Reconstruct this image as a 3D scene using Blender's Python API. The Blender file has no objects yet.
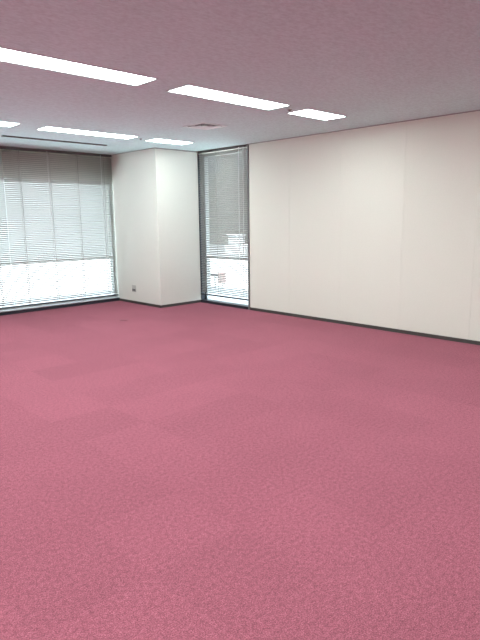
import bpy, bmesh, math, random
from mathutils import Vector, Matrix
random.seed(4)
scene = bpy.context.scene
col = scene.collection
H = 2.6                      # ceiling height
CA, CB = 0.866, 1.286        # column footprint (along x, along y)
XL, YF = -9.9, -12.2         # far-left wall, wall behind the camera

# ------------------------------------------------------------------ materials
def mat(name, color, rough=0.6, metal=0.0, spec=0.5, noise=None, bump=None, rough_tex=None):
    m = bpy.data.materials.new(name); m.use_nodes = True
    nt = m.node_tree; N = nt.nodes; L = nt.links
    b = N['Principled BSDF']
    b.inputs['Base Color'].default_value = (*color, 1)
    b.inputs['Roughness'].default_value = rough
    b.inputs['Metallic'].default_value = metal
    b.inputs['Specular IOR Level'].default_value = spec
    tc = N.new('ShaderNodeTexCoord')
    if noise:
        sc, amt, det = noise
        n = N.new('ShaderNodeTexNoise'); n.inputs['Scale'].default_value = sc; n.inputs['Detail'].default_value = det
        L.new(tc.outputs['Object'], n.inputs['Vector'])
        r = N.new('ShaderNodeMapRange'); r.inputs['From Min'].default_value = .3; r.inputs['From Max'].default_value = .7
        r.inputs['To Min'].default_value = 1 - amt; r.inputs['To Max'].default_value = 1 + amt
        L.new(n.outputs['Fac'], r.inputs['Value'])
        mx = N.new('ShaderNodeVectorMath'); mx.operation = 'SCALE'; mx.inputs[0].default_value = color
        L.new(r.outputs['Result'], mx.inputs['Scale']); L.new(mx.outputs['Vector'], b.inputs['Base Color'])
    if bump:
        sc, st, dist = bump
        n = N.new('ShaderNodeTexNoise'); n.inputs['Scale'].default_value = sc; n.inputs['Detail'].default_value = 4
        L.new(tc.outputs['Object'], n.inputs['Vector'])
        bp = N.new('ShaderNodeBump'); bp.inputs['Strength'].default_value = st; bp.inputs['Distance'].default_value = dist
        L.new(n.outputs['Fac'], bp.inputs['Height']); L.new(bp.outputs['Normal'], b.inputs['Normal'])
    return m

def carpet_mat():
    m = bpy.data.materials.new('rose_carpet_tiles'); m.use_nodes = True
    nt = m.node_tree; N = nt.nodes; L = nt.links; b = N['Principled BSDF']
    b.inputs['Roughness'].default_value = 0.95; b.inputs['Specular IOR Level'].default_value = 0.15
    b.inputs['Sheen Weight'].default_value = 0.04; b.inputs['Sheen Roughness'].default_value = .6
    b.inputs['Sheen Tint'].default_value = (1, .8, .85, 1)
    tc = N.new('ShaderNodeTexCoord')
    # 0.5 m tiles, each with its own dye lot
    mp = N.new('ShaderNodeMapping'); mp.inputs['Scale'].default_value = (2, 2, 0); mp.inputs['Location'].default_value = (0.22, 0.13, 0.5)
    L.new(tc.outputs['Object'], mp.inputs['Vector'])
    fl = N.new('ShaderNodeVectorMath'); fl.operation = 'FLOOR'; L.new(mp.outputs['Vector'], fl.inputs[0])
    wn = N.new('ShaderNodeTexWhiteNoise'); wn.noise_dimensions = '2D'; L.new(fl.outputs['Vector'], wn.inputs['Vector'])
    tile = N.new('ShaderNodeMapRange'); tile.inputs['To Min'].default_value = .945; tile.inputs['To Max'].default_value = 1.04
    L.new(wn.outputs['Value'], tile.inputs['Value'])
    # loop pile speckle at two sizes
    def nz(scale, lo, hi, det=3, a=.3, c=.7):
        n = N.new('ShaderNodeTexNoise'); n.inputs['Scale'].default_value = scale; n.inputs['Detail'].default_value = det
        L.new(tc.outputs['Object'], n.inputs['Vector'])
        r = N.new('ShaderNodeMapRange'); r.inputs['From Min'].default_value = a; r.inputs['From Max'].default_value = c
        r.inputs['To Min'].default_value = lo; r.inputs['To Max'].default_value = hi
        L.new(n.outputs['Fac'], r.inputs['Value']); return n, r
    n1, r1 = nz(210, .62, 1.38, 2)
    n2, r2 = nz(48, .83, 1.2, 3)
    n3, r3 = nz(2.2, .97, 1.03, 3)
    def mul(a, c):
        k = N.new('ShaderNodeMath'); k.operation = 'MULTIPLY'; L.new(a, k.inputs[0]); L.new(c, k.inputs[1]); return k.outputs[0]
    v = mul(mul(mul(tile.outputs['Result'], r1.outputs['Result']), r2.outputs['Result']), r3.outputs['Result'])
    mixc = N.new('ShaderNodeMix'); mixc.data_type = 'RGBA'
    mixc.inputs['A'].default_value = CARPET_A; mixc.inputs['B'].default_value = CARPET_B
    nn, rr = nz(150, 0, 1, 2, .35, .65)
    L.new(rr.outputs['Result'], mixc.inputs['Factor'])
    sc = N.new('ShaderNodeVectorMath'); sc.operation = 'SCALE'
    L.new(mixc.outputs['Result'], sc.inputs[0]); L.new(v, sc.inputs['Scale'])
    L.new(sc.outputs['Vector'], b.inputs['Base Color'])
    bp = N.new('ShaderNodeBump'); bp.inputs['Strength'].default_value = .5; bp.inputs['Distance'].default_value = .004
    L.new(n1.outputs['Fac'], bp.inputs['Height']); L.new(bp.outputs['Normal'], b.inputs['Normal'])
    return m
CARPET_A = (.275, .076, .112, 1); CARPET_B = (.385, .122, .165, 1)

def ceiling_mat():
    m = bpy.data.materials.new('fissured_ceiling_board'); m.use_nodes = True
    nt = m.node_tree; N = nt.nodes; L = nt.links; b = N['Principled BSDF']
    b.inputs['Roughness'].default_value = .95; b.inputs['Specular IOR Level'].default_value = .1
    tc = N.new('ShaderNodeTexCoord')
    mp = N.new('ShaderNodeMapping'); mp.inputs['Scale'].default_value = (1, 1.8, 1); L.new(tc.outputs['Object'], mp.inputs['Vector'])
    n = N.new('ShaderNodeTexNoise'); n.inputs['Scale'].default_value = 26; n.inputs['Detail'].default_value = 6; n.inputs['Roughness'].default_value = .65
    L.new(mp.outputs['Vector'], n.inputs['Vector'])
    r = N.new('ShaderNodeMapRange'); r.inputs['From Min'].default_value = .3; r.inputs['From Max'].default_value = .62
    r.inputs['To Min'].default_value = .84; r.inputs['To Max'].default_value = 1.04
    L.new(n.outputs['Fac'], r.inputs['Value'])
    sc = N.new('ShaderNodeVectorMath'); sc.operation = 'SCALE'; sc.inputs[0].default_value = CEIL
    L.new(r.outputs['Result'], sc.inputs['Scale']); L.new(sc.outputs['Vector'], b.inputs['Base Color'])
    bp = N.new('ShaderNodeBump'); bp.inputs['Strength'].default_value = .4; bp.inputs['Distance'].default_value = .003
    L.new(n.outputs['Fac'], bp.inputs['Height']); L.new(bp.outputs['Normal'], b.inputs['Normal'])
    return m
CEIL = (.62, .79, .80)

def glass_mat():
    m = bpy.data.materials.new('clear_window_glass'); m.use_nodes = True
    nt = m.node_tree; N = nt.nodes; L = nt.links; N.remove(N['Principled BSDF'])
    t = N.new('ShaderNodeBsdfTransparent'); t.inputs['Color'].default_value = (.93, .96, .96, 1)
    g = N.new('ShaderNodeBsdfGlossy'); g.inputs['Roughness'].default_value = .02
    lw = N.new('ShaderNodeLayerWeight'); lw.inputs['Blend'].default_value = .5
    pw = N.new('ShaderNodeMath'); pw.operation = 'POWER'; pw.inputs[1].default_value = 5.0; L.new(lw.outputs['Facing'], pw.inputs[0])
    f = N.new('ShaderNodeMath'); f.operation = 'MULTIPLY_ADD'; f.inputs[1].default_value = .96; f.inputs[2].default_value = .04; L.new(pw.outputs[0], f.inputs[0])
    mx = N.new('ShaderNodeMixShader'); L.new(f.outputs[0], mx.inputs[0]); L.new(t.outputs[0], mx.inputs[1]); L.new(g.outputs[0], mx.inputs[2])
    L.new(mx.outputs[0], N['Material Output'].inputs['Surface'])
    return m

def emit_mat(name, color, strength):
    m = bpy.data.materials.new(name); m.use_nodes = True
    nt = m.node_tree; N = nt.nodes; L = nt.links; N.remove(N['Principled BSDF'])
    e = N.new('ShaderNodeEmission'); e.inputs['Color'].default_value = (*color, 1); e.inputs['Strength'].default_value = strength
    L.new(e.outputs[0], N['Material Output'].inputs['Surface'])
    return m

def slat_mat():
    m = mat('satin_slat_enamel', (.60, .585, .55), .45, noise=(3, .03, 2))
    nt = m.node_tree; N = nt.nodes; L = nt.links
    b = N['Principled BSDF']; tr = N.new('ShaderNodeBsdfTranslucent'); tr.inputs['Color'].default_value = (.55, .6, .6, 1)
    mx = N.new('ShaderNodeMixShader'); mx.inputs[0].default_value = .26
    L.new(b.outputs[0], mx.inputs[1]); L.new(tr.outputs[0], mx.inputs[2]); L.new(mx.outputs[0], N['Material Output'].inputs['Surface'])
    return m

LAMP = 14.0
M = dict(
    carpet=carpet_mat(), ceiling=ceiling_mat(), glass=glass_mat(), slat=slat_mat(),
    wall=mat('cream_wall_vinyl', (.78, .785, .715), .75, spec=.25, noise=(60, .015, 4), bump=(180, .15, .001)),
    column=mat('cream_column_vinyl', (.75, .765, .71), .75, spec=.25, noise=(60, .015, 4), bump=(180, .15, .001)),
    seam=mat('panel_joint', (.45, .43, .39), .9),
    base=mat('dark_rubber_skirting', (.055, .048, .045), .6, noise=(20, .1, 2)),
    frame=mat('pale_grey_aluminium', (.60, .62, .63), .4, .6, noise=(15, .05, 2)),
    jamb=mat('mid_grey_jamb', (.20, .20, .20), .5, .2, noise=(15, .05, 2)),
    dark=mat('dark_anodised_metal', (.03, .034, .045), .4, .4, noise=(15, .08, 2)),
    sill=mat('pale_aluminium_sill', (.55, .57, .60), .4, .5, noise=(15, .04, 2)),
    tape=mat('woven_ladder_tape', (.38, .375, .36), .9, noise=(80, .1, 2)),
    rail=mat('grey_enamel_rail', (.055, .06, .07), .6, noise=(12, .05, 2)),
    head=mat('grey_enamel_headrail', (.12, .12, .115), .45, noise=(12, .05, 2)),
    wand=mat('clear_white_wand', (.85, .87, .87), .2, noise=(12, .02, 2)),
    trimw=mat('white_enamel', (.62, .60, .60), .5, noise=(10, .02, 2)),
    lightframe=mat('light_fixture_enamel', (.38, .44, .45), .5, noise=(10, .02, 2)),
    edge=mat('ceiling_edge_grey', (.36, .36, .35), .7, noise=(10, .05, 2)),
    vent=mat('vent_enamel', (.76, .86, .86), .5, noise=(10, .03, 2)),
    black=mat('black_cavity', (.02, .02, .022), .9, noise=(10, .05, 2)),
    steel=mat('brushed_outlet_plate', (.50, .50, .46), .5, .2, noise=(30, .05, 2)),
    socket=mat('dark_grey_socket', (.10, .10, .095), .5, noise=(30, .05, 2)),
    brass=mat('worn_floor_outlet_rim', (.20, .07, .09), .5, .5, noise=(30, .1, 2)),
    lamp=emit_mat('glowing_diffuser', (.90, 1.0, .97), LAMP),
    pave=mat('pale_paving', (.74, .76, .78), .9, noise=(1.5, .06, 5)),
    road=mat('grey_asphalt', (.22, .23, .24), .95, noise=(4, .1, 5)),
    facade=mat('pale_grey_render', (.34, .36, .365), .9, noise=(.8, .06, 4)),
    facade2=mat('grey_green_render', (.13, .13, .12), .9, noise=(.8, .12, 4)),
    bglass=mat('dark_building_glass', (.12, .15, .17), .15, noise=(1, .1, 2)),
    block=mat('white_concrete', (.55, .56, .57), .8, noise=(3, .04, 2)),
    red=mat('faded_red_board', (.90, .66, .62), .7, noise=(4, .06, 3)),
    leaf=mat('dark_hedge_leaves', (.05, .085, .055), .8, noise=(14, .4, 4)),
)

# ------------------------------------------------------------------ helpers
def box(bm, x0, x1, y0, y1, z0, z1):
    r = bmesh.ops.create_cube(bm, size=1)['verts']
    for v in r:
        v.co = Vector(((x0 + x1) / 2 + v.co.x * (x1 - x0), (y0 + y1) / 2 + v.co.y * (y1 - y0), (z0 + z1) / 2 + v.co.z * (z1 - z0)))
    return r

def rod(bm, p, q, r, seg=12, r2=None):
    p = Vector(p); q = Vector(q); d = q - p
    res = bmesh.ops.create_cone(bm, cap_ends=True, segments=seg, radius1=r, radius2=r if r2 is None else r2, depth=d.length)['verts']
    mt = Matrix.Translation((p + q) / 2) @ d.to_track_quat('Z', 'Y').to_matrix().to_4x4()
    for v in res: v.co = mt @ v.co

def ring(bm, x0, x1, y0, y1, z0, z1, w):          # rectangular frame in the xy plane
    box(bm, x0, x1, y0, y0 + w, z0, z1); box(bm, x0, x1, y1 - w, y1, z0, z1)
    box(bm, x0, x0 + w, y0 + w, y1 - w, z0, z1); box(bm, x1 - w, x1, y0 + w, y1 - w, z0, z1)

def obj(name, bm, m, parent=None, bevel=0, smooth=False):
    me = bpy.data.meshes.new(name)
    bmesh.ops.recalc_face_normals(bm, faces=bm.faces[:])
    bm.to_mesh(me); bm.free(); me.materials.append(M[m])
    if smooth:
        for p in me.polygons: p.use_smooth = True
    o = bpy.data.objects.new(name, me); col.objects.link(o)
    if parent: o.parent = parent
    if bevel:
        b = o.modifiers.new('bevel', 'BEVEL'); b.width = bevel; b.segments = 2; b.limit_method = 'ANGLE'
    return o

def struct(name, bm, m, **k):
    o = obj(name, bm, m, **k); o['kind'] = 'structure'; return o

def tag(o, label, cat, group=None):
    o['label'] = label; o['category'] = cat
    if group: o['group'] = group
    return o

def thing(name, label, cat, loc, group=None, rz=0):
    o = bpy.data.objects.new(name, None); col.objects.link(o); o.location = loc; o.rotation_euler = (0, 0, rz)
    return tag(o, label, cat, group)

def copy_tree(o, parent=None):
    c = o.copy(); col.objects.link(c); c.parent = parent
    for ch in [k for k in bpy.data.objects if k.parent == o]: copy_tree(ch, c)
    return c

def slab(axis, lo, hi, u0, u1, v0, v1, holes):
    """slab normal to axis with rectangular holes (u0,u1,v0,v1), as one mesh"""
    us = sorted({u0, u1, *[h[0] for h in holes], *[h[1] for h in holes]})
    vs = sorted({v0, v1, *[h[2] for h in holes], *[h[3] for h in holes]})
    nu, nv = len(us) - 1, len(vs) - 1
    solid = [[not any(h[0] - 1e-6 <= (us[i] + us[i+1]) / 2 <= h[1] and h[2] <= (vs[j] + vs[j+1]) / 2 <= h[3] for h in holes)
              for j in range(nv)] for i in range(nu)]
    bm = bmesh.new(); cache = {}
    def P(u, v, w):
        k = (u, v, w)
        if k not in cache:
            co = {'x': (w, u, v), 'y': (u, w, v), 'z': (u, v, w)}[axis]
            cache[k] = bm.verts.new(co)
        return cache[k]
    S = lambda i, j: 0 <= i < nu and 0 <= j < nv and solid[i][j]
    for i in range(nu):
        for j in range(nv):
            if not solid[i][j]: continue
            a, b, c, d = us[i], us[i+1], vs[j], vs[j+1]
            for w in (lo, hi): bm.faces.new([P(a, c, w), P(b, c, w), P(b, d, w), P(a, d, w)])
            if not S(i-1, j): bm.faces.new([P(a, c, lo), P(a, d, lo), P(a, d, hi), P(a, c, hi)])
            if not S(i+1, j): bm.faces.new([P(b, c, lo), P(b, d, lo), P(b, d, hi), P(b, c, hi)])
            if not S(i, j-1): bm.faces.new([P(a, c, lo), P(b, c, lo), P(b, c, hi), P(a, c, hi)])
            if not S(i, j+1): bm.faces.new([P(a, d, lo), P(b, d, lo), P(b, d, hi), P(a, d, hi)])
    return bm

# ------------------------------------------------------------------ ceiling layout
ROWS = [-1.977, -4.765, -7.66]
LW = .152                                     # half width of a fixture
SPANS = [(-1.450, -.765), (-3.078, -1.748), (-4.735, -3.405), (-6.39, -5.06), (-8.05, -6.72), (-9.7, -8.37)]
ROWX = [.015, -.02, -.02]                     # small offsets of each row along x
fix = [(i, j, (s[0] + ROWX[i], s[1] + ROWX[i]), y) for i, y in enumerate(ROWS) for j, s in enumerate(SPANS)]
holes = [(s[0], s[1], y - LW, y + LW) for _, _, s, y in fix]
VENT = (-1.785, -1.415, -3.565, -3.195)
SLOT = (-3.19, -1.63, -1.088, -1.052)
holes += [VENT, SLOT]

struct('ceiling', slab('z', H, H + .16, XL - .2, .25, YF - .2, .3, holes), 'ceiling')
bm = bmesh.new(); box(bm, XL - .2, .25, YF - .2, .3, -.15, 0); struct('floor', bm, 'carpet')

# ------------------------------------------------------------------ walls
WX0 = -8.55                                   # left end of the big window
struct('wall_back', slab('y', .10, .3, XL, 0.0, 0, H, [(WX0, -CA + .02, .06, 2.14)]), 'wall')
bm = slab('x', .012, .25, YF, .3, 0, H, [(-2.51, -CB, .0, 2.56)])
struct('wall_right', bm, 'wall')
# vinyl-faced panels with fine joints, hung on the right wall
bm = bmesh.new(); ys = [-2.545, -3.380, -4.294, -5.235, -6.146, -7.06, -7.98, -8.90, -9.82, -10.74, -11.66, YF]
for a, b in zip(ys[:-1], ys[1:]): box(bm, 0, .012, b + .0008, a - .0008, 0, H)
pn = obj('wall_panel', bm, 'wall', bpy.data.objects['wall_right'])
bm = bmesh.new(); box(bm, XL - .2, XL, YF, .3, 0, H); struct('wall_left', bm, 'wall')
bm = bmesh.new(); box(bm, XL, .25, YF - .2, YF, 0, H); struct('wall_front', bm, 'wall')
bm = bmesh.new(); box(bm, -CA, .012, -CB, .10, 0, H); struct('wall_column', bm, 'column', bevel=.004)

# skirting and thin grey strips added as the dark line under the ceiling
bm = bmesh.new(); box(bm, -.008, 0, YF, -2.545, 0, .045); struct('baseboard_right', bm, 'base', bevel=.002)
bm = bmesh.new(); box(bm, -CA - .008, -CA, -CB - .008, 0, 0, .045); box(bm, -CA, 0, -CB - .008, -CB, 0, .045); struct('baseboard_column', bm, 'base', bevel=.002)
bm = bmesh.new(); box(bm, XL, XL + .008, YF, .1, 0, .045); struct('baseboard_left', bm, 'base')
bm = bmesh.new(); box(bm, XL, -.008, YF, YF + .008, 0, .045); struct('baseboard_front', bm, 'base')
bm = bmesh.new(); box(bm, -.008, 0, YF, -2.51, H - .010, H); struct('edge_strip_1', bm, 'edge')
bm = bmesh.new(); box(bm, -CA - .006, -CA, -CB - .006, 0, H - .008, H); box(bm, -CA, 0, -CB - .010, -CB, H - .016, H); struct('edge_strip_2', bm, 'edge')

# ------------------------------------------------------------------ windows
def window(name, axis, a0, a1, z0, z1, mull, rails, sill_h):
    """axis 'y': window lies in a y-plane and spans x a0..a1"""
    def B(bm, u0, u1, w0, w1, zz0, zz1):
        if axis == 'y': box(bm, u0, u1, w0, w1, zz0, zz1)
        else: box(bm, w0, w1, u0, u1, zz0, zz1)
    bm = bmesh.new(); F0, F1 = .125, .185; t = .045
    B(bm, a0, a1, F0, F1, z0, z0 + t); B(bm, a0, a1, F0, F1, z1 - t, z1)
    B(bm, a0, a0 + t, F0, F1, z0 + t, z1 - t); B(bm, a1 - t, a1, F0, F1, z0 + t, z1 - t)
    w = struct(name, bm, 'frame')
    for u in mull:
        bm = bmesh.new(); B(bm, u - .03, u + .03, F0, F1, z0 + t, z1 - t); obj('mullion', bm, 'frame', w)
    us = [a0 + t] + [k for u in mull for k in (u - .03, u + .03)] + [a1 - t]
    for k in range(0, len(us), 2):
        for z in rails:
            bm = bmesh.new(); B(bm, us[k], us[k+1], F0 + .005, F1 - .005, z - .011, z + .011); obj('transom', bm, 'frame', w)
        zs = [z0 + t] + [q for z in rails for q in (z - .011, z + .011)] + [z1 - t]
        for q in range(0, len(zs), 2):
            bm = bmesh.new(); B(bm, us[k], us[k+1], .152, .158, zs[q], zs[q+1]); obj('pane', bm, 'glass', w)
    return w, B

w1, B = window('window_1', 'y', WX0, -CA + .02, .06, 2.14, [-3.25, -5.65], [.80], .06)
bm = bmesh.new(); box(bm, XL, -CA, .0, .10, 0, .052); obj('sill_base', bm, 'dark', w1)
bm = bmesh.new(); box(bm, XL, -CA, -.004, .10, .052, .066); obj('sill', bm, 'sill', w1, bevel=.002)
w2, B = window('window_2', 'x', -2.51, -CB, .0, 2.56, [], [.80], .06)
bm = bmesh.new(); box(bm, .0, .125, -2.51, -CB, 0, .038); obj('sill_base', bm, 'dark', w2)
bm = bmesh.new(); box(bm, -.004, .125, -2.51, -CB, .038, .046); obj('sill', bm, 'dark', w2)
bm = bmesh.new(); box(bm, -.010, .125, -2.535, -2.508, .0, H); obj('jamb', bm, 'jamb', w2)
bm = bmesh.new(); box(bm, .013, .125, -CB - .012, -CB, .046, 2.56); obj('jamb', bm, 'dark', w2)

# ------------------------------------------------------------------ blinds
PITCH, DEPTH, TILT = .030, .034, math.radians(42)
def blind(label, width, ztop, zrail, tapes, wands, cords, group):
    """built with the room side at -y, spanning x 0..width"""
    t = thing('venetian_blind', label, 'blind', (0, 0, 0), group)
    bm = bmesh.new(); box(bm, .004, width - .004, .002, .054, ztop - .038, ztop); obj('headrail', bm, 'head', t, bevel=.003)
    bm = bmesh.new(); box(bm, .004, width - .004, .006, .050, zrail, zrail + .022); obj('bottom_rail', bm, 'rail', t, bevel=.004)
    bm = bmesh.new(); z = zrail + .022 + .035; prof = 4
    while z < ztop - .055:
        rows = []
        for sgn in (1, -1):                      # top skin then bottom skin of a thin crowned slat
            for i in range(prof + 1):
                s = (i / prof - .5) if sgn == 1 else (.5 - i / prof)
                d = s * DEPTH; h = .0035 * (1 - 4 * s * s) + sgn * .0003
                yy = .028 + d * math.cos(TILT) + h * math.sin(TILT)
                zz = z - d * math.sin(TILT) + h * math.cos(TILT)   # room edge up, outer edge down
                rows.append((yy, zz))
        A = [bm.verts.new((.0015, y, q)) for y, q in rows]; Bv = [bm.verts.new((width - .0015, y, q)) for y, q in rows]
        n = len(rows)
        for i in range(n):
            f = bm.faces.new([A[i], A[(i+1) % n], Bv[(i+1) % n], Bv[i]]); f.smooth = (i not in (prof, n - 1))
        bm.faces.new(A); bm.faces.new(Bv[::-1])
        z += PITCH
    me_s = obj('slats', bm, 'slat', t)
    for u in tapes:
        bm = bmesh.new()
        for yy in (-.001, .055): box(bm, u - .004, u + .004, yy, yy + .001, zrail + .02, ztop - .036)
        obj('ladder_tape', bm, 'tape', t)
    for u, z1 in wands:
        bm = bmesh.new(); rod(bm, (u, -.010, ztop - .03), (u, -.012, z1), .0045, 8); rod(bm, (u, .004, ztop - .03), (u, -.012, ztop - .03), .004, 8)
        rod(bm, (u, -.012, z1), (u, -.012, z1 - .05), .006, 8, .007)
        obj('tilt_wand', bm, 'wand', t)
    for u, z1 in cords:
        bm = bmesh.new()
        for du in (-.006, .006): rod(bm, (u + du, -.006, ztop - .03), (u + du * .3, -.008, z1), .0018, 6)
        rod(bm, (u, -.008, z1), (u, -.008, z1 - .05), .004, 8, .008)
        obj('lift_cord', bm, 'wand', t)
    return t

BW = 1.92
grp = 'wide venetian blinds along the window wall'
b1 = blind('wide grey venetian blind hanging beside the square column, lit white below', BW, H - .001, .098,
           [.255, .75, 1.245, 1.74], [(1.685, .80)], [(.715, 1.32)], grp)
b1.location = (-2.795, 0, 0)
more = ['wide venetian blind cut by the left edge of the photograph', 'third wide venetian blind along from the column',
        'fourth wide venetian blind along, the one farthest from the column']
for k in range(1, 4):
    c = copy_tree(b1); c.location = (-2.795 - BW * k, 0, 0); c['label'] = more[k-1]
    for ch in c.children:
        if ch.name.startswith('tilt_wand'): ch.location.x = -.35
b2 = blind('narrow tall venetian blind in the slot between the column and the cream wall', 1.200, H - .001, .142,
           [.10, .475, 1.10], [(1.02, .35)], [(1.12, .9)], None)
b2.location = (0, -1.300, 0); b2.rotation_euler = (0, 0, -math.pi / 2)

# ------------------------------------------------------------------ ceiling lights
def light(length, label, x0, y):
    t = thing('ceiling_light', label, 'ceiling light', (x0 + length / 2, y, H), 'recessed fluorescent ceiling lights'); L2 = length / 2
    bm = bmesh.new(); ring(bm, -L2 - .008, L2 + .008, -LW - .008, LW + .008, -.004, 0, .012); obj('frame', bm, 'lightframe', t)
    bm = bmesh.new(); z0, z1 = .0, .13; e = .006
    ring(bm, -L2 + e, L2 - e, -LW + e, LW - e, .0, z1, .004); box(bm, -L2 + e, L2 - e, -LW + e, LW - e, z1, z1 + .006); obj('housing', bm, 'trimw', t)
    bm = bmesh.new(); box(bm, -L2 + .0045, L2 - .0045, -LW + .0045, LW - .0045, .0, .006); obj('diffuser', bm, 'lamp', t)
    return t
rown = ['ceiling row nearest the blinds', 'ceiling row crossing the middle of the room', 'third ceiling row from the blinds', 'ceiling row farthest from the blinds']
special = {
    (0, 0): 'short bright ceiling light directly above the square column', (0, 1): 'long ceiling light beside the slot diffuser, ending short of the column',
    (0, 2): 'small sliver of a lit ceiling light at the left edge above the blinds', (1, 0): 'short square-ish bright ceiling light nearest the cream wall',
    (1, 1): 'long bright ceiling light just in front of the square air vent', (1, 2): 'largest and nearest bright ceiling light at upper left'}
place = ['short fixture beside the cream wall', 'first long fixture from the cream wall', 'second long fixture from the cream wall',
         'third long fixture from the cream wall', 'fourth long fixture from the cream wall', 'fifth long fixture from the cream wall']
protos = {}
for i, j, s, y in fix:
    L_ = round(s[1] - s[0], 3); lab = special.get((i, j), '%s, %s' % (place[j], rown[i]))
    if L_ not in protos: protos[L_] = light(L_, lab, s[0], y)
    else:
        c = copy_tree(protos[L_]); c.location = (s[0] + L_ / 2, y, H); c['label'] = lab

# small detectors in the gaps between fixtures
for k, (x, y, lab) in enumerate([(-1.600, -4.765, 'tiny dark ceiling sensor in the gap beside the short light nearest the cream wall'),
                                 (-1.600, -1.977, 'tiny dark ceiling sensor in the gap left of the light above the column')]):
    t = thing('ceiling_sensor', lab, 'sensor', (x, y, H), 'ceiling sensors')
    bm = bmesh.new(); rod(bm, (0, 0, -.008), (0, 0, 0), .024, 20); obj('mounting_plate', bm, 'edge', t)
    bm = bmesh.new(); rod(bm, (0, 0, -.018), (0, 0, -.008), .010, 16, .015); obj('sensor_head', bm, 'socket', t)

# square air vent
t = thing('air_vent', 'square grey ceiling air vent of nested frames, above and right of the column', 'air vent', ((VENT[0] + VENT[1]) / 2, (VENT[2] + VENT[3]) / 2, H))
hw = (VENT[1] - VENT[0]) / 2
bm = bmesh.new(); ring(bm, -hw - .015, hw + .015, -hw - .015, hw + .015, -.006, 0, .035); obj('outer_frame', bm, 'vent', t, bevel=.002)
bm = bmesh.new(); ring(bm, -hw + .004, hw - .004, -hw + .004, hw - .004, 0, .12, .004); box(bm, -hw + .004, hw - .004, -hw + .004, hw - .004, .12, .126); obj('duct_box', bm, 'black', t)
for r0 in (.142, .096, .050):
    bm = bmesh.new(); n = 4                      # sloping pyramidal blade
    for (a, za, b, zb) in ((r0, -.008, r0 - .036, .004),):
        def sq(r, z): return [bm.verts.new(c) for c in ((-r, -r, z), (r, -r, z), (r, r, z), (-r, r, z))]
        o1, i1, o2, i2 = sq(a, za), sq(b, zb), sq(a, za + .004), sq(b, zb + .004)
        for q in range(4):
            p = (q + 1) % 4
            bm.faces.new([o1[q], o1[p], i1[p], i1[q]]); bm.faces.new([o2[q], o2[p], i2[p], i2[q]])
            bm.faces.new([o1[q], o1[p], o2[p], o2[q]]); bm.faces.new([i1[q], i1[p], i2[p], i2[q]])
    obj('vent_blade', bm, 'vent', t)
# slot diffuser
sx = (SLOT[0] + SLOT[1]) / 2; sl = (SLOT[1] - SLOT[0]) / 2
t = thing('slot_diffuser', 'long thin dark air slot in the ceiling in front of the wide blinds', 'air vent', (sx, (SLOT[2] + SLOT[3]) / 2, H))
bm = bmesh.new(); ring(bm, -sl - .008, sl + .008, -.030, .030, -.013, 0, .014); obj('frame', bm, 'socket', t)
bm = bmesh.new(); box(bm, -sl + .002, sl - .002, -.016, .016, .05, .055)
ring(bm, -sl + .002, sl - .002, -.0165, .0165, .001, .05, .002); obj('duct', bm, 'black', t)
bm = bmesh.new(); box(bm, -sl + .004, sl - .004, -.002, .002, .004, .03); obj('blade', bm, 'socket', t)

# wall outlet on the column's window-side face
t = thing('wall_outlet', 'small grey double socket plate low on the left face of the column', 'outlet', (-CA, -.50, .265))
bm = bmesh.new(); box(bm, -.007, 0, -.060, .060, -.060, .060); obj('cover_plate', bm, 'steel', t, bevel=.002)
for yy in (-.027, .027):
    bm = bmesh.new(); box(bm, -.0115, -.007, yy - .021, yy + .021, -.046, -.004); s_ = obj('socket', bm, 'socket', t, bevel=.0015)
    bm = bmesh.new()
    for dy in (-.006, .006): box(bm, -.0120, -.0115, yy + dy - .001, yy + dy + .001, -.030, -.016)
    obj('slots', bm, 'black', s_)

# floor outlet
t = thing('floor_outlet', 'small flush round floor outlet in the carpet in front of the column', 'outlet', (-1.915, -1.80, 0))
bm = bmesh.new(); seg = 32
vs = [[bm.verts.new((r * math.cos(2 * math.pi * i / seg), r * math.sin(2 * math.pi * i / seg), z)) for i in range(seg)] for r, z in ((.060, 0), (.058, .006), (.048, .006), (.046, .0))]
for a, b in zip(vs[:-1], vs[1:]):
    for i in range(seg): bm.faces.new([a[i], a[(i+1) % seg], b[(i+1) % seg], b[i]])
obj('rim', bm, 'brass', t)
bm = bmesh.new(); rod(bm, (0, 0, 0), (0, 0, .004), .0455, 32); obj('lid', bm, 'carpet', t)

# ------------------------------------------------------------------ outdoors, glimpsed between the slats
bm = bmesh.new(); box(bm, -30, .25, .3, 11.1, -.12, -.02); box(bm, .25, 8.3, -14, 11.1, -.12, -.02); struct('ground', bm, 'pave')
bm = bmesh.new(); box(bm, 8.3, 40, -14, 30, -.16, -.06); box(bm, -30, 8.3, 11.1, 30, -.16, -.06); struct('road', bm, 'road')

def building(label, x0, x1, y0, y1, h, m, face, wx, wz, win=(1.3, 1.4)):
    t = thing('office_building', label, 'building', ((x0 + x1) / 2, (y0 + y1) / 2, -.06))
    cx, cy = (x0 + x1) / 2, (y0 + y1) / 2
    bm = bmesh.new(); box(bm, x0 - cx, x1 - cx, y0 - cy, y1 - cy, 0, h); obj('wall', bm, m, t)
    bm = bmesh.new(); box(bm, x0 - cx - .2, x1 - cx + .2, y0 - cy - .2, y1 - cy + .2, h, h + .3); obj('parapet', bm, m, t)
    for z in wz:
        for u in wx:
            bm = bmesh.new()
            if face == 'y': box(bm, u - cx, u - cx + win[0], y0 - cy - .03, y0 - cy + .05, z, z + win[1])
            else: box(bm, x0 - cx - .03, x0 - cx + .05, u - cy, u - cy + win[0], z, z + win[1])
            obj('window', bm, 'bglass', t)
    return t
building('pale building outside, behind the wide blinds', -14, 8.2, 11.5, 20, 11, 'facade', 'y', [], [])
building('grey-green building outside, behind the narrow blind', 16, 24, -4, 26, 11, 'facade2', 'x', [8 + 2.6 * k for k in range(6)], [4.2, 7.2])

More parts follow.
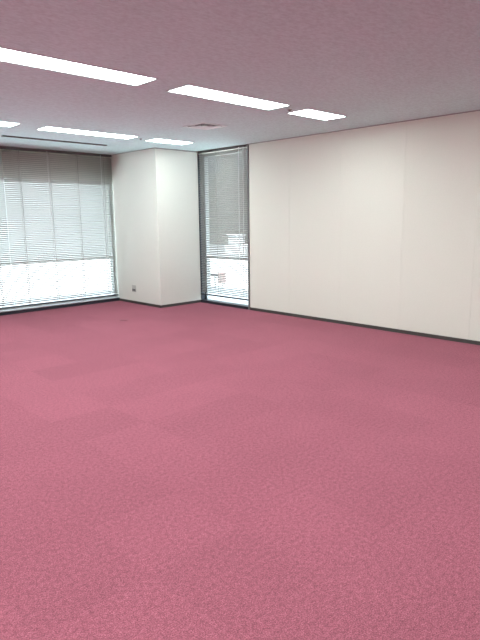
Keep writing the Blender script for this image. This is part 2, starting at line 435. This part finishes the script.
# stepped white concrete planter across the paving, seen through the narrow blind
t = thing('planter', 'stepped white concrete planter outside, seen faintly through the narrow blind', 'planter', (10.6, 8.75, -.06))
bm = bmesh.new(); box(bm, -.3, .3, -.75, .60, 0, .42); obj('base', bm, 'block', t, bevel=.03)
bm = bmesh.new(); box(bm, -.25, .25, -.15, .42, .42, .80); obj('upper_box', bm, 'block', t, bevel=.03)
bm = bmesh.new(); box(bm, -.29, .29, -.19, .46, .80, .86); obj('rim', bm, 'block', t, bevel=.015)

# leafy bush at the foot of the outer wall, a dark blur at the left of the narrow blind
bm = bmesh.new()
for k in range(420):
    a = random.uniform(0, 2 * math.pi); q = random.uniform(-.9, 1); rr = random.uniform(.75, 1.0)
    c = Vector((.20 * rr * math.cos(a) * math.sqrt(1 - q * q), .17 * rr * math.sin(a) * math.sqrt(1 - q * q), .30 + .28 * rr * q))
    d = Vector((random.uniform(-1, 1), random.uniform(-1, 1), random.uniform(-.4, 1))).normalized(); e = d.cross(Vector((.3, .2, 1))).normalized()
    n = d.cross(e) * .006
    vs = [bm.verts.new(c + p) for p in (-d * .035, e * .014 + n, d * .035, -e * .014 + n)]
    bm.faces.new(vs)
t = thing('bush', 'dark leafy bush outside at the column edge of the narrow window', 'bush', (1.2, .02 + .08, -.02))
obj('foliage', bm, 'leaf', t)
bm = bmesh.new()
for k in range(5): rod(bm, (0, 0, 0), (.08 * math.cos(k * 1.3), .08 * math.sin(k * 1.3), .36), .010, 6, .005)
obj('stem', bm, 'dark', t)

# faded red board on a post and a dark handrail just outside the narrow window
def ray(px, py, ax, val):
    d = Fv + rv * ((px - 240) / FPX) - uv * ((py - 320) / FPX); k = (val - CAM[ax]) / d[ax]; return CAM + d * k
yaw, pit, rol, FPX = .7658, .1815, -.0119, 552.48
CAM = Vector((-6.2832, -8.835, 1.4655))
Fv = Vector((math.sin(yaw) * math.cos(pit), math.cos(yaw) * math.cos(pit), -math.sin(pit)))
r0 = Vector((math.cos(yaw), -math.sin(yaw), 0)); u0 = r0.cross(Fv)
rv = r0 * math.cos(rol) + u0 * math.sin(rol); uv = -r0 * math.sin(rol) + u0 * math.cos(rol)
t = thing('sign_board', 'faded red board on a post outside the narrow window', 'sign', (1.6, -.10, -.02))
bm = bmesh.new(); rod(bm, (0, 0, 0), (0, 0, .14), .012, 10); obj('post', bm, 'tape', t)
bm = bmesh.new(); box(bm, -.01, .01, -.13, .13, .14, .36); obj('panel', bm, 'red', t, bevel=.01)
t = thing('handrail', 'dark metal handrail outside, glimpsed at the left of the narrow window', 'handrail', (1.6, .05, -.02))
bm = bmesh.new(); rod(bm, (0, 0, .28), (0, 1.6, .31), .022, 12); obj('rail', bm, 'dark', t)
for yy in (.08, 1.5):
    bm = bmesh.new(); rod(bm, (0, yy, 0), (0, yy, .28), .012, 10); obj('post', bm, 'dark', t)

# ------------------------------------------------------------------ light
w = bpy.data.worlds.new('sky'); scene.world = w; w.use_nodes = True
bg = w.node_tree.nodes['Background']; bg.inputs[0].default_value = (.80, .91, 1.0, 1); bg.inputs[1].default_value = 3.0
sd = bpy.data.lights.new('sun', 'SUN'); sd.energy = 12.0; sd.angle = math.radians(2); sd.color = (1, .97, .93)
so = bpy.data.objects.new('sun', sd); col.objects.link(so)
so.rotation_euler = Vector((.55, .45, -.95)).to_track_quat('-Z', 'Y').to_euler()
so.location = (-5, -5, 12)

# ------------------------------------------------------------------ camera
cd = bpy.data.cameras.new('camera'); cam = bpy.data.objects.new('camera', cd); col.objects.link(cam)
cd.sensor_fit = 'VERTICAL'; cd.sensor_height = 36; cd.lens = FPX * 36 / 640; cd.clip_start = .05; cd.clip_end = 200
mw = Matrix((rv, uv, -Fv)).transposed().to_4x4(); mw.translation = CAM; cam.matrix_world = mw
scene.camera = cam
scene.view_settings.view_transform = 'Standard'; scene.view_settings.look = 'None'
scene.view_settings.gamma = 1; scene.view_settings.use_curve_mapping = False
scene.view_settings.exposure = 0.74
scene.cycles.max_bounces = 10; scene.cycles.diffuse_bounces = 6; scene.cycles.transparent_max_bounces = 12
scene.cycles.use_denoising = True
